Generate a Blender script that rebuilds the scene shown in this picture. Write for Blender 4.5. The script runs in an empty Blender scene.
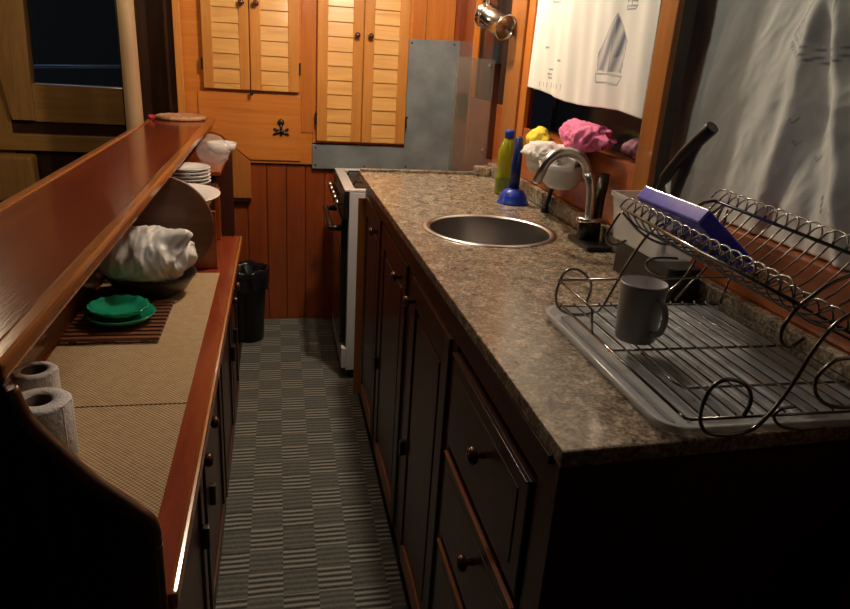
import bpy, bmesh, math, random
from mathutils import Vector, Matrix
random.seed(7)
PI = math.pi
C = bpy.context.scene.collection

# ------------------------------------------------------------------ materials
MATS = {}
def newmat(name):
    m = bpy.data.materials.new(name); m.use_nodes = True
    nt = m.node_tree
    return m, nt, nt.nodes['Principled BSDF']

def plain(name, col, rough=.5, metal=0, noise=.0, scale=20, bump=0, bscale=60, coat=0, trans=0, alpha=1, spec=.5, ior=1.45, emis=None):
    m, nt, b = newmat(name)
    N, L = nt.nodes, nt.links
    b.inputs['Roughness'].default_value = rough; b.inputs['Metallic'].default_value = metal
    b.inputs['Coat Weight'].default_value = coat; b.inputs['Coat Roughness'].default_value = .12
    b.inputs['Transmission Weight'].default_value = trans; b.inputs['Alpha'].default_value = alpha
    b.inputs['IOR'].default_value = ior; b.inputs['Specular IOR Level'].default_value = spec
    tc = N.new('ShaderNodeTexCoord')
    nz = N.new('ShaderNodeTexNoise'); nz.inputs['Scale'].default_value = scale; nz.inputs['Detail'].default_value = 5
    L.new(tc.outputs['Object'], nz.inputs['Vector'])
    cr = N.new('ShaderNodeValToRGB')
    d = [max(0, c*(1-noise)) for c in col]; u = [min(1, c*(1+noise)) for c in col]
    cr.color_ramp.elements[0].position = .3; cr.color_ramp.elements[0].color = (*d, 1)
    cr.color_ramp.elements[1].position = .7; cr.color_ramp.elements[1].color = (*u, 1)
    L.new(nz.outputs['Fac'], cr.inputs['Fac']); L.new(cr.outputs['Color'], b.inputs['Base Color'])
    if bump:
        n2 = N.new('ShaderNodeTexNoise'); n2.inputs['Scale'].default_value = bscale; n2.inputs['Detail'].default_value = 4
        L.new(tc.outputs['Object'], n2.inputs['Vector'])
        bp = N.new('ShaderNodeBump'); bp.inputs['Strength'].default_value = bump; bp.inputs['Distance'].default_value = .004
        L.new(n2.outputs['Fac'], bp.inputs['Height']); L.new(bp.outputs['Normal'], b.inputs['Normal'])
    if emis:
        b.inputs['Emission Color'].default_value = (*emis[0], 1); b.inputs['Emission Strength'].default_value = emis[1]
    MATS[name] = m
    return m

def wood(name, dark, light, axis='z', rough=.3, coat=.4, scale=6, stretch=14, fine=.35):
    """varnished timber, grain running along one axis"""
    m, nt, b = newmat(name)
    N, L = nt.nodes, nt.links
    tc = N.new('ShaderNodeTexCoord'); mp = N.new('ShaderNodeMapping')
    s = [stretch, stretch, stretch]; s['xyz'.index(axis)] = 1.0
    mp.inputs['Scale'].default_value = s
    L.new(tc.outputs['Object'], mp.inputs['Vector'])
    nz = N.new('ShaderNodeTexNoise'); nz.inputs['Scale'].default_value = scale*.35; nz.inputs['Detail'].default_value = 7; nz.inputs['Roughness'].default_value = .62
    nz.inputs['Distortion'].default_value = 1.2
    L.new(mp.outputs['Vector'], nz.inputs['Vector'])
    n2 = N.new('ShaderNodeTexNoise'); n2.inputs['Scale'].default_value = 2.3; n2.inputs['Detail'].default_value = 3
    L.new(tc.outputs['Object'], n2.inputs['Vector'])
    n3 = N.new('ShaderNodeTexNoise'); n3.inputs['Scale'].default_value = scale*4; n3.inputs['Detail'].default_value = 3
    L.new(mp.outputs['Vector'], n3.inputs['Vector'])
    mx = N.new('ShaderNodeMath'); mx.operation = 'MULTIPLY_ADD'; mx.inputs[1].default_value = .65
    L.new(nz.outputs['Fac'], mx.inputs[0])
    m2 = N.new('ShaderNodeMath'); m2.operation = 'MULTIPLY'; m2.inputs[1].default_value = fine
    L.new(n2.outputs['Fac'], m2.inputs[0]); L.new(m2.outputs[0], mx.inputs[2])
    cr = N.new('ShaderNodeValToRGB')
    cr.color_ramp.elements[0].position = .33; cr.color_ramp.elements[0].color = (*dark, 1)
    cr.color_ramp.elements[1].position = .66; cr.color_ramp.elements[1].color = (*light, 1)
    L.new(mx.outputs[0], cr.inputs['Fac']); L.new(cr.outputs['Color'], b.inputs['Base Color'])
    bp = N.new('ShaderNodeBump'); bp.inputs['Strength'].default_value = .12; bp.inputs['Distance'].default_value = .002
    L.new(n3.outputs['Fac'], bp.inputs['Height']); L.new(bp.outputs['Normal'], b.inputs['Normal'])
    b.inputs['Roughness'].default_value = rough
    b.inputs['Coat Weight'].default_value = coat; b.inputs['Coat Roughness'].default_value = .1
    MATS[name] = m
    return m

W_BULK   = wood('varnished_pine_bulkhead', (.50,.15,.022), (.68,.24,.045), 'x')
W_STILE  = wood('varnished_stile', (.42,.12,.018), (.60,.20,.035), 'z')
W_DOOR   = wood('honey_shutter_stile', (.50,.19,.036), (.68,.30,.07), 'z')
W_SLAT   = wood('honey_shutter_slat', (.60,.28,.065), (.88,.50,.16), 'x')
W_PANEL  = wood('red_panelling', (.20,.038,.010), (.36,.080,.018), 'z')
W_RIGHT  = wood('side_wall_mahogany', (.28,.062,.016), (.50,.135,.03), 'y')
W_POST   = wood('side_post_oak', (.26,.085,.017), (.42,.155,.034), 'z')
W_DARK   = wood('dark_mahogany_cabinet', (.034,.009,.006), (.078,.019,.009), 'z', rough=.38, coat=.12)
W_DARKY  = wood('dark_mahogany_rail', (.034,.009,.006), (.078,.019,.009), 'y', rough=.38, coat=.12)
W_EDGE   = wood('copper_edge_and_highlight', (.30,.09,.04), (.5,.17,.07), 'y')
W_SHELF  = wood('glossy_shelf_mahogany', (.12,.016,.005), (.20,.036,.009), 'y', rough=.22, coat=.3)
W_NOSE   = wood('shelf_nosing', (.26,.080,.02), (.38,.135,.034), 'y', rough=.25, coat=.5)
W_LEFT   = wood('left_counter_mahogany', (.17,.022,.009), (.27,.046,.014), 'y', rough=.25, coat=.5)
W_BACK   = wood('shelf_back_board', (.12,.045,.014), (.22,.09,.028), 'y')
W_POLE   = wood('pale_ash_pole', (.32,.20,.10), (.48,.33,.18), 'z', rough=.6, coat=0)
W_SALOON = wood('saloon_teak', (.22,.11,.03), (.40,.21,.06), 'x', rough=.4)
W_SALOONZ= wood('saloon_teak_upright', (.22,.11,.03), (.40,.21,.06), 'z', rough=.4)
W_BLACK  = wood('dark_jamb_and_shade', (.02,.008,.004), (.05,.02,.01), 'z')
W_TRAY   = wood('dark_round_board', (.09,.036,.018), (.17,.07,.034), 'x', rough=.5, coat=.1)
W_BRAC   = wood('bracket_pine', (.36,.11,.022), (.52,.19,.04), 'z')
CEIL     = wood('deckhead_boards', (.12,.07,.035), (.2,.12,.06), 'y')
W_KNOB   = plain('dark_knob', (.07,.02,.01), .25, noise=.2, coat=.6)

STEEL  = plain('brushed_steel', (.55,.54,.52), .28, 1, noise=.06)
SINKM  = plain('satin_sink_steel', (.46,.45,.44), .33, 1, noise=.05)
CHROME = plain('chrome', (.62,.61,.60), .2, 1, noise=.03)
WIRE   = plain('chrome_wire', (.24,.225,.21), .22, 1, noise=.05)
DKMET  = plain('aged_gunmetal', (.06,.055,.05), .3, .8, noise=.1)
HINGE  = plain('dark_hinge', (.03,.018,.012), .45, .5, noise=.1)
BRASS  = plain('old_brass', (.42,.26,.10), .3, 1, noise=.1)
SHEET  = plain('zinc_grey_sheet', (.27,.31,.325), .42, .35, noise=.22, scale=9, bump=.08, bscale=8)
ENAMEL = plain('white_enamel', (.72,.72,.72), .25, noise=.02, coat=.4)
OVENB  = plain('black_oven_glass', (.012,.012,.014), .1, noise=.1, coat=.6)
BLACKP = plain('black_plastic', (.010,.010,.011), .35, noise=.15)
BAGBLK = plain('black_bin_bag', (.012,.012,.014), .22, noise=.2, bump=.6, bscale=30)
BLUEP  = plain('royal_blue_rubber', (.012,.045,.42), .35, noise=.1)
NAVY   = plain('navy_handle', (.008,.018,.11), .3, noise=.1)
BLUET  = plain('blue_container_plastic', (.015,.03,.80), .18, noise=.12, coat=.5)
GLARE  = plain('container_glare', (.11,.12,.72), .15, noise=.15, scale=40, coat=.8)
GREEN  = plain('sea_green_glaze', (.010,.27,.145), .12, noise=.1, coat=.8)
PAPER  = plain('kitchen_paper', (.62,.60,.58), .9, noise=.03, bump=.7, bscale=140)
CARD   = plain('cardboard_core', (.12,.085,.06), .9, noise=.1)
CERAM  = plain('white_china', (.80,.79,.76), .15, noise=.02, coat=.5)
GREYMUG= plain('grey_stoneware', (.23,.225,.225), .32, noise=.05, coat=.3)
MUGIN  = plain('grey_stoneware_lit_inside', (.62,.59,.62), .35, noise=.04)  # paler inside stands in for light falling into the mug
PINK   = plain('pink_cloth', (.88,.22,.42), .9, noise=.1, bump=.5, bscale=180)
YELLOW = plain('yellow_cloth', (.95,.72,.06), .9, noise=.08, bump=.5, bscale=180)
WHITEC = plain('white_cloth', (.74,.71,.66), .9, noise=.05, bump=.4, bscale=150)
BAGW   = plain('white_plastic_bag', (.68,.67,.64), .32, noise=.04, bump=.35, bscale=35)
WHITEP = plain('white_plastic', (.74,.72,.67), .35, noise=.02)
TOMATO = plain('red_plastic', (.5,.03,.02), .4, noise=.1)
ROPE   = plain('braided_rope', (.55,.30,.16), .95, noise=.3, scale=90, bump=.8, bscale=120)
LIQ    = plain('yellow_green_soap', (.50,.55,.03), .08, noise=.1, trans=.45, coat=.4)
LABEL  = plain('bottle_label', (.18,.24,.04), .4, noise=.2, scale=90)
DARKBOWL = plain('dark_iron_bowl', (.022,.016,.012), .3, noise=.2)
SEAT   = plain('dark_leather', (.018,.011,.008), .5, noise=.3)
SLATD  = wood('dark_trivet_slat', (.10,.035,.018), (.20,.075,.035), 'x', rough=.4, coat=.2)
CARPETEDGE = plain('carpet_binding', (.02,.02,.02), .9, noise=.2)
HULL   = plain('white_deck_paint', (.5,.55,.62), .4, noise=.1)
NIGHT  = plain('night_water', (.003,.006,.012), .15, noise=.3, scale=2)

def glassy(name, col, fac, rough=.05):
    """thin see-through sheet: mostly transparent with a glossy skin"""
    m = bpy.data.materials.new(name); m.use_nodes = True
    N, L = m.node_tree.nodes, m.node_tree.links
    b = N['Principled BSDF']; out = N['Material Output']
    b.inputs['Base Color'].default_value = (*col, 1); b.inputs['Roughness'].default_value = rough
    t = N.new('ShaderNodeBsdfTransparent'); mx = N.new('ShaderNodeMixShader'); mx.inputs['Fac'].default_value = fac
    nz = N.new('ShaderNodeTexNoise'); nz.inputs['Scale'].default_value = 12; nz.inputs['Detail'].default_value = 4
    tc = N.new('ShaderNodeTexCoord'); L.new(tc.outputs['Object'], nz.inputs['Vector'])
    mr = N.new('ShaderNodeMapRange'); mr.inputs['To Min'].default_value = fac*.8; mr.inputs['To Max'].default_value = min(1, fac*1.2)
    L.new(nz.outputs['Fac'], mr.inputs['Value']); L.new(mr.outputs['Result'], mx.inputs['Fac'])
    L.new(t.outputs[0], mx.inputs[1]); L.new(b.outputs[0], mx.inputs[2]); L.new(mx.outputs[0], out.inputs['Surface'])
    return m
GUARD = glassy('smoked_splash_guard', (.22,.20,.17), .42, .12)
PANE  = glassy('window_glass', (.02,.025,.03), .25, .02)
CLEARP= glassy('frosted_clear_plastic', (.78,.78,.75), .40, .25)
TRAYP = glassy('clear_drip_tray', (.74,.77,.80), .55, .14)
FILM  = glassy('cling_film', (.7,.68,.66), .22, .08)

def granite():
    m, nt, b = newmat('speckled_brown_granite')
    N, L = nt.nodes, nt.links
    tc = N.new('ShaderNodeTexCoord')
    v = N.new('ShaderNodeTexNoise'); v.inputs['Scale'].default_value = 170; v.inputs['Detail'].default_value = 3; v.inputs['Roughness'].default_value = .7
    n = N.new('ShaderNodeTexNoise'); n.inputs['Scale'].default_value = 38; n.inputs['Detail'].default_value = 6; n.inputs['Roughness'].default_value = .7
    n.inputs['Distortion'].default_value = .8
    for k in (v, n): L.new(tc.outputs['Object'], k.inputs['Vector'])
    cr = N.new('ShaderNodeValToRGB'); e = cr.color_ramp.elements
    e[0].position = .38; e[0].color = (.050,.034,.024, 1); e[1].position = .62; e[1].color = (.60,.51,.385, 1)
    a = e.new(.46); a.color = (.17,.135,.095, 1); a = e.new(.54); a.color = (.34,.27,.19, 1)
    mx = N.new('ShaderNodeMath'); mx.operation = 'MULTIPLY_ADD'; mx.inputs[1].default_value = .5
    m2 = N.new('ShaderNodeMath'); m2.operation = 'MULTIPLY'; m2.inputs[1].default_value = .5
    L.new(v.outputs['Fac'], mx.inputs[0]); L.new(n.outputs['Fac'], m2.inputs[0]); L.new(m2.outputs[0], mx.inputs[2])
    L.new(mx.outputs[0], cr.inputs['Fac'])
    L.new(cr.outputs['Color'], b.inputs['Base Color'])
    b.inputs['Roughness'].default_value = .26
    b.inputs['Coat Weight'].default_value = .15
    return m
GRANITE = granite()

def mathnode(N, L, op, a, b=None):
    n = N.new('ShaderNodeMath'); n.operation = op
    for i, x in enumerate((a, b)):
        if x is None: continue
        if isinstance(x, (int, float)): n.inputs[i].default_value = x
        else: L.new(x, n.inputs[i])
    return n.outputs[0]

def carpet():
    m, nt, b = newmat('striped_block_carpet')
    N, L = nt.nodes, nt.links
    tc = N.new('ShaderNodeTexCoord'); sp = N.new('ShaderNodeSeparateXYZ'); L.new(tc.outputs['Object'], sp.inputs[0])
    x, y = sp.outputs['X'], sp.outputs['Y']
    cell = .088
    cx = mathnode(N, L, 'FLOOR', mathnode(N, L, 'DIVIDE', x, cell))
    cy = mathnode(N, L, 'FLOOR', mathnode(N, L, 'DIVIDE', y, cell*.98))
    chk = mathnode(N, L, 'MODULO', mathnode(N, L, 'ABSOLUTE', mathnode(N, L, 'ADD', cx, cy)), 2)
    nz = N.new('ShaderNodeTexNoise'); nz.inputs['Scale'].default_value = 14; nz.inputs['Detail'].default_value = 2
    L.new(tc.outputs['Object'], nz.inputs['Vector'])
    yy = mathnode(N, L, 'ADD', y, mathnode(N, L, 'MULTIPLY', nz.outputs['Fac'], .006))
    st = mathnode(N, L, 'SINE', mathnode(N, L, 'MULTIPLY', mathnode(N, L, 'ADD', yy, mathnode(N, L, 'MULTIPLY', chk, .006)), 2*PI/.0195))
    st = mathnode(N, L, 'MULTIPLY_ADD', st, .5); 
    st = mathnode(N, L, 'ADD', st, 0.0)
    amp = mathnode(N, L, 'ADD', mathnode(N, L, 'MULTIPLY', chk, .62), .20)
    st = mathnode(N, L, 'POWER', st, 1.6)
    val = mathnode(N, L, 'ADD', mathnode(N, L, 'MULTIPLY', st, amp), mathnode(N, L, 'SUBTRACT', .22, mathnode(N, L, 'MULTIPLY', chk, .13)))
    n2 = N.new('ShaderNodeTexNoise'); n2.inputs['Scale'].default_value = 260; n2.inputs['Detail'].default_value = 2
    L.new(tc.outputs['Object'], n2.inputs['Vector'])
    val = mathnode(N, L, 'ADD', val, mathnode(N, L, 'MULTIPLY', mathnode(N, L, 'SUBTRACT', n2.outputs['Fac'], .5), .35))
    cr = N.new('ShaderNodeValToRGB')
    cr.color_ramp.elements[0].position = .05; cr.color_ramp.elements[0].color = (.035,.038,.037, 1)
    cr.color_ramp.elements[1].position = .80; cr.color_ramp.elements[1].color = (.32,.315,.275, 1)
    L.new(val, cr.inputs['Fac']); L.new(cr.outputs['Color'], b.inputs['Base Color'])
    b.inputs['Roughness'].default_value = .95; b.inputs['Specular IOR Level'].default_value = .1
    bp = N.new('ShaderNodeBump'); bp.inputs['Strength'].default_value = .5; bp.inputs['Distance'].default_value = .003
    L.new(val, bp.inputs['Height']); L.new(bp.outputs['Normal'], b.inputs['Normal'])
    return m
CARPET = carpet()

def weave(name, a, c, pitch):
    m, nt, b = newmat(name)
    N, L = nt.nodes, nt.links
    tc = N.new('ShaderNodeTexCoord'); sp = N.new('ShaderNodeSeparateXYZ'); L.new(tc.outputs['Object'], sp.inputs[0])
    sx = mathnode(N, L, 'SINE', mathnode(N, L, 'MULTIPLY', sp.outputs['X'], 2*PI/pitch))
    chk = mathnode(N, L, 'MULTIPLY', mathnode(N, L, 'SIGN', sx), PI/2)
    sy = mathnode(N, L, 'SINE', mathnode(N, L, 'ADD', mathnode(N, L, 'MULTIPLY', sp.outputs['Y'], 2*PI/pitch), chk))
    v = mathnode(N, L, 'ADD', mathnode(N, L, 'MULTIPLY', sy, .45), .5)
    nz = N.new('ShaderNodeTexNoise'); nz.inputs['Scale'].default_value = 60; L.new(tc.outputs['Object'], nz.inputs['Vector'])
    v = mathnode(N, L, 'ADD', v, mathnode(N, L, 'MULTIPLY', mathnode(N, L, 'SUBTRACT', nz.outputs['Fac'], .5), .5))
    cr = N.new('ShaderNodeValToRGB')
    cr.color_ramp.elements[0].position = .05; cr.color_ramp.elements[0].color = (*a, 1)
    cr.color_ramp.elements[1].position = .9; cr.color_ramp.elements[1].color = (*c, 1)
    L.new(v, cr.inputs['Fac']); L.new(cr.outputs['Color'], b.inputs['Base Color'])
    b.inputs['Roughness'].default_value = .8
    bp = N.new('ShaderNodeBump'); bp.inputs['Strength'].default_value = .5; bp.inputs['Distance'].default_value = .002
    L.new(v, bp.inputs['Height']); L.new(bp.outputs['Normal'], b.inputs['Normal'])
    return m
MAT_W = weave('woven_tan_mat', (.20,.125,.055), (.56,.40,.22), .0085)

def clothmat(name, col):
    m, nt, b = newmat(name)
    N, L = nt.nodes, nt.links
    at = N.new('ShaderNodeAttribute'); at.attribute_name = 'print'
    mx = N.new('ShaderNodeMix'); mx.data_type = 'RGBA'; mx.inputs['A'].default_value = (*col, 1); mx.inputs['B'].default_value = (.10,.11,.17, 1)
    L.new(at.outputs['Fac'], mx.inputs['Factor']); L.new(mx.outputs['Result'], b.inputs['Base Color'])
    b.inputs['Roughness'].default_value = .9
    tc = N.new('ShaderNodeTexCoord'); nz = N.new('ShaderNodeTexNoise'); nz.inputs['Scale'].default_value = 300
    L.new(tc.outputs['Object'], nz.inputs['Vector'])
    bp = N.new('ShaderNodeBump'); bp.inputs['Strength'].default_value = .25; bp.inputs['Distance'].default_value = .001
    L.new(nz.outputs['Fac'], bp.inputs['Height']); L.new(bp.outputs['Normal'], b.inputs['Normal'])
    return m
CURT1 = clothmat('cream_printed_cotton', (.80,.78,.72))
CURT2 = clothmat('grey_green_printed_cotton', (.56,.58,.54))

# ------------------------------------------------------------------ mesh helpers
class MB:
    def __init__(s): s.bm = bmesh.new(); s.mats = []
    def mi(s, m):
        if m is None: return 0
        if m not in s.mats: s.mats.append(m)
        return s.mats.index(m)
    def box(s, x0, x1, y0, y1, z0, z1, m=None, bev=0, rot=None):
        t = bmesh.new()
        bmesh.ops.create_cube(t, size=1)
        c = Vector(((x0+x1)/2, (y0+y1)/2, (z0+z1)/2))
        for v in t.verts: v.co = Vector((v.co.x*(x1-x0), v.co.y*(y1-y0), v.co.z*(z1-z0)))
        if bev:
            bmesh.ops.bevel(t, geom=t.edges[:], offset=min(bev, .45*min(x1-x0, y1-y0, z1-z0)), segments=2, affect='EDGES', profile=.6)
        for v in t.verts:
            if rot is not None: v.co = rot @ v.co
            v.co += c
        return s.merge(t, m)
    def merge(s, t, m=None):
        i = s.mi(m); mp = {}
        for v in t.verts: mp[v] = s.bm.verts.new(v.co)
        for f in t.faces:
            nf = s.bm.faces.new([mp[v] for v in f.verts]); nf.material_index = i; nf.smooth = f.smooth
        t.free(); return s
    def tube(s, pts, r, m=None, n=8, closed=False, cap=True):
        i = s.mi(m); pts = [Vector(p) for p in pts]; K = len(pts)
        rr = r if isinstance(r, (list, tuple)) else [r]*K
        rings = []; up = None
        for k in range(K):
            a = pts[(k-1) % K] if (closed or k > 0) else pts[k]
            b = pts[(k+1) % K] if (closed or k < K-1) else pts[k]
            d = (b-a).normalized()
            if up is None:
                up = Vector((0, 0, 1)) if abs(d.z) < .9 else Vector((1, 0, 0))
            side = d.cross(up).normalized(); up = side.cross(d).normalized()
            rings.append([s.bm.verts.new(pts[k]+rr[k]*(math.cos(2*PI*j/n)*side+math.sin(2*PI*j/n)*up)) for j in range(n)])
        for k in range(K if closed else K-1):
            A, B = rings[k], rings[(k+1) % K]
            for j in range(n):
                f = s.bm.faces.new([A[j], A[(j+1) % n], B[(j+1) % n], B[j]]); f.smooth = True; f.material_index = i
        if cap and not closed:
            for R in (rings[0], rings[-1]):
                f = s.bm.faces.new(R); f.material_index = i
        return s
    def lathe(s, prof, cx, cy, m=None, n=40, cz=0, sx=1, sy=1, rot=None, smooth=True):
        """prof = [(r, z)...] revolved about the vertical through (cx, cy)"""
        i = s.mi(m); rings = []
        O = Vector((cx, cy, cz))
        for r, z in prof:
            if r < 1e-6:
                co = Vector((0, 0, z)); co = rot @ co if rot is not None else co
                rings.append([s.bm.verts.new(co+O)])
            else:
                R = []
                for j in range(n):
                    a = 2*PI*j/n; co = Vector((r*math.cos(a)*sx, r*math.sin(a)*sy, z))
                    co = rot @ co if rot is not None else co
                    R.append(s.bm.verts.new(co+O))
                rings.append(R)
        for A, B in zip(rings, rings[1:]):
            for j in range(n):
                if len(A) == 1 and len(B) == 1: continue
                if len(A) == 1: q = [A[0], B[j], B[(j+1) % n]]
                elif len(B) == 1: q = [A[j], A[(j+1) % n], B[0]]
                else: q = [A[j], A[(j+1) % n], B[(j+1) % n], B[j]]
                f = s.bm.faces.new(q); f.smooth = smooth; f.material_index = i
        return s
    def prism(s, poly, axis, a, b, m=None, bev=0):
        """poly of 2-D points extruded along axis from a to b"""
        t = bmesh.new()
        def P(u, v, w):
            return {'x': (w, u, v), 'y': (u, w, v), 'z': (u, v, w)}[axis]
        A = [t.verts.new(P(u, v, a)) for u, v in poly]; B = [t.verts.new(P(u, v, b)) for u, v in poly]
        t.faces.new(A); t.faces.new(B[::-1])
        for j in range(len(poly)):
            t.faces.new([A[j], B[j], B[(j+1) % len(poly)], A[(j+1) % len(poly)]])
        bmesh.ops.recalc_face_normals(t, faces=t.faces[:])
        if bev: bmesh.ops.bevel(t, geom=t.edges[:], offset=bev, segments=2, affect='EDGES', profile=.6)
        return s.merge(t, m)
    def blob(s, c, rad, m=None, seed=0, amp=.18, freq=9, flat=None, sub=4):
        from mathutils import noise
        t = bmesh.new(); bmesh.ops.create_icosphere(t, subdivisions=sub, radius=1)
        for v in t.verts:
            d = v.co.copy()
            q = Vector((d.x*rad[0], d.y*rad[1], d.z*rad[2]))
            k = noise.noise(q*freq+Vector((seed*3.1, seed, -seed)))
            k2 = abs(noise.noise(q*freq*2.3+Vector((seed, 5, seed*2))))
            v.co = Vector(c)+q*(1+amp*k-amp*.9*k2)
            if flat is not None and v.co.z < flat: v.co.z = flat
        for f in t.faces: f.smooth = True
        return s.merge(t, m)
    def obj(s, name, m=None, parent=None, loc=None, recalc=True):
        if recalc: bmesh.ops.recalc_face_normals(s.bm, faces=s.bm.faces[:])
        me = bpy.data.meshes.new(name); 
        mats = s.mats if s.mats else [m]
        if m is not None and s.mats and m not in s.mats: mats = s.mats
        for k in mats: me.materials.append(k)
        o = bpy.data.objects.new(name, me); C.objects.link(o)
        org = Vector(loc) if loc is not None else Vector((0, 0, 0))
        if parent is not None:
            o.parent = parent
            pw = parent_world(parent)
            for v in s.bm.verts: v.co -= pw
        elif loc is not None:
            for v in s.bm.verts: v.co -= org
            o.location = org
        s.bm.to_mesh(me); s.bm.free()
        return o

def parent_world(o):
    p = Vector((0, 0, 0))
    while o is not None:
        p += o.location; o = o.parent
    return p

def thing(name, label, cat, loc=(0, 0, 0), group=None):
    o = bpy.data.objects.new(name, None); C.objects.link(o); o.location = loc
    o.empty_display_size = .05
    return tag(o, label, cat, group)
def tag(o, label, cat, group=None):
    o['label'] = label; o['category'] = cat
    if group: o['group'] = group
    return o
def struct(name, mb, m=None):
    o = mb.obj(name, m); o['kind'] = 'structure'; return o
def arc(cx, cz, r, a0, a1, n, y=None):
    return [(cx+r*math.cos(math.radians(a0+(a1-a0)*k/n)), cz+r*math.sin(math.radians(a0+(a1-a0)*k/n))) for k in range(n+1)]
def smooth_path(pts, n=6):
    pts = [Vector(p) for p in pts]; out = []
    for i in range(len(pts)-1):
        p0 = pts[max(i-1, 0)]; p1 = pts[i]; p2 = pts[i+1]; p3 = pts[min(i+2, len(pts)-1)]
        for k in range(n):
            t = k/n
            out.append(.5*((2*p1)+(-p0+p2)*t+(2*p0-5*p1+4*p2-p3)*t*t+(-p0+3*p1-3*p2+p3)*t**3))
    out.append(pts[-1]); return out
def rounded_rect(x0, x1, y0, y1, r, n=5):
    P = []
    for cx, cy, a in ((x1-r, y1-r, 0), (x0+r, y1-r, 90), (x0+r, y0+r, 180), (x1-r, y0+r, 270)):
        for k in range(n+1):
            t = math.radians(a+90*k/n); P.append((cx+r*math.cos(t), cy+r*math.sin(t)))
    return P

# ================================================================== SETTING
YB = 3.28      # face of the bulkhead
# floor
f = MB(); f.box(-2.2, 1.0, -.6, 4.2, -.06, -.002); struct('floor', f, W_BLACK)
cp = MB(); cp.box(-.172, .305, -.3, YB-.012, 0, .006, CARPET)
cp.box(-.180, -.172, -.3, YB-.012, 0, .007, CARPETEDGE); cp.box(.301, .309, -.3, YB-.012, 0, .007, CARPETEDGE)
o = cp.obj('carpet_runner'); tag(o, 'grey striped block pattern carpet runner along the galley floor', 'carpet')
# ceiling
c = MB(); c.box(-2.2, 1.0, -.6, 4.2, 1.99, 2.03); struct('ceiling', c, CEIL)
# bulkhead: lower red panelling and upper pine board as one wall
w = MB()
w.box(-.43, .95, YB+.012, YB+.05, 0, 2.0, W_PANEL)
# vertical tongue and groove boards, lower
xs = [-.43, -.335, -.24, -.145, -.055, .035, .125, .215, .305, .40, .52, .64, .78]
for a, b in zip(xs, xs[1:]): w.box(a+.0015, b-.0015, YB, YB+.014, .0, .775, W_PANEL, bev=.003)
struct('wall_back', w)
w = MB()
w.box(-.43, .155, YB-.016, YB+.002, .785, 2.0, W_BULK, bev=.003)
w.box(.155, .605, YB-.016, YB+.002, .885, 2.0, W_BULK, bev=.003)
for a, b in ((.605, .665), (.665, .80)): w.box(a+.001, b-.001, YB-.006, YB+.002, .9, 2.0, W_STILE, bev=.002)
w.box(-.43, -.400, YB-.028, YB-.014, .985, 2.0, W_DOOR, bev=.004)
w.box(.103, .165, YB-.020, YB-.014, .93, 2.0, W_STILE, bev=.003)
struct('trim_1', w)
w = MB(); w.prism([(-.345, 1.092), (.100, 1.092), (.100, .80), (-.128, .80), (-.255, .907), (-.345, .930)], 'y', YB-.024, YB-.0165, W_BULK, bev=.002)
o = w.obj('access_panel'); tag(o, 'orange varnished plywood panel below the shorter louvred cupboard', 'panel')
# rounded bracket board
w = MB()
w.prism([(-.42, .94), (-.262, .90), (-.135, .80), (-.125, .775), (-.125, .622), (-.42, .622)], 'y', YB-.035, YB-.0005, W_BRAC, bev=.003)
w.box(-.30, -.128, YB-.030, YB-.001, .605, .622, W_BLACK)
o = w.obj('bracket_board'); tag(o, 'orange wooden bracket board with sloped corner low on the bulkhead', 'board')

# right wall (inner face x = .78)
XR = .78
w = MB()
w.box(XR+.002, .90, -.5, 2.84, 0, 1.03, W_RIGHT)
w.box(XR+.046, .90, 2.84, YB+.05, 0, 1.15, W_RIGHT)
w.box(XR, XR+.012, 1.335, 2.36, .945, 1.100, W_RIGHT, bev=.002)         # board under the nearer opening
w.box(XR+.001, XR+.012, -.5, 1.333, .945, 1.044, W_RIGHT, bev=.002)
w.box(XR, XR+.012, 2.362, 2.84, .86, 1.150, W_RIGHT, bev=.002)
w.box(XR+.012, .82, 2.20, 2.37, 1.03, 2.0, W_RIGHT)
w.box(XR+.001, .804, 2.37, 2.84, 1.03, 1.145, W_RIGHT)
w.box(XR+.046, .86, 2.84, YB+.02, 1.03, 2.0, W_PANEL)
w.box(XR+.012, .90, 1.41, 2.20, 1.03, 1.09, W_RIGHT)
w.box(XR+.105, .90, 1.33, 1.41, 1.03, 2.0, W_BLACK)
w.box(XR, .90, -.5, 2.84, 1.72, 2.0, W_RIGHT)
struct('wall_right', w)
for n, (a, b, z0) in enumerate(((2.37, 2.84, 1.14), (1.41, 2.20, 1.09), (-.5, 1.33, 1.03)), 1):
    w = MB(); px = .800 if n == 1 else .892; w.box(px, px+.004, a, b, z0, 1.72, PANE)
    w.box(px-.002, px+.006, a, a+.02, z0, 1.72, W_BLACK); w.box(px-.002, px+.006, b-.02, b, z0, 1.72, W_BLACK)
    struct('window_%d' % n, w)
w = MB(); w.box(XR-.012, .81, 2.215, 2.365, 1.02, 1.99, W_POST, bev=.004); w.box(XR-.004, XR+.01, 2.155, 2.215, .95, 1.99, W_STILE, bev=.002)
struct('trim_2', w)
w = MB(); w.box(XR-.004, XR+.010, 1.334, 1.402, 1.0, 1.99, W_POST, bev=.003); w.box(XR+.0098, .818, 1.336, 1.400, 1.034, 1.99, W_BLACK); struct('trim_3', w)  # near-black block paints the post's unlit side
w = MB(); w.box(XR-.002, XR+.050, 2.84, 2.862, 0, 1.99, W_STILE, bev=.003); struct('trim_4', w)

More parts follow.
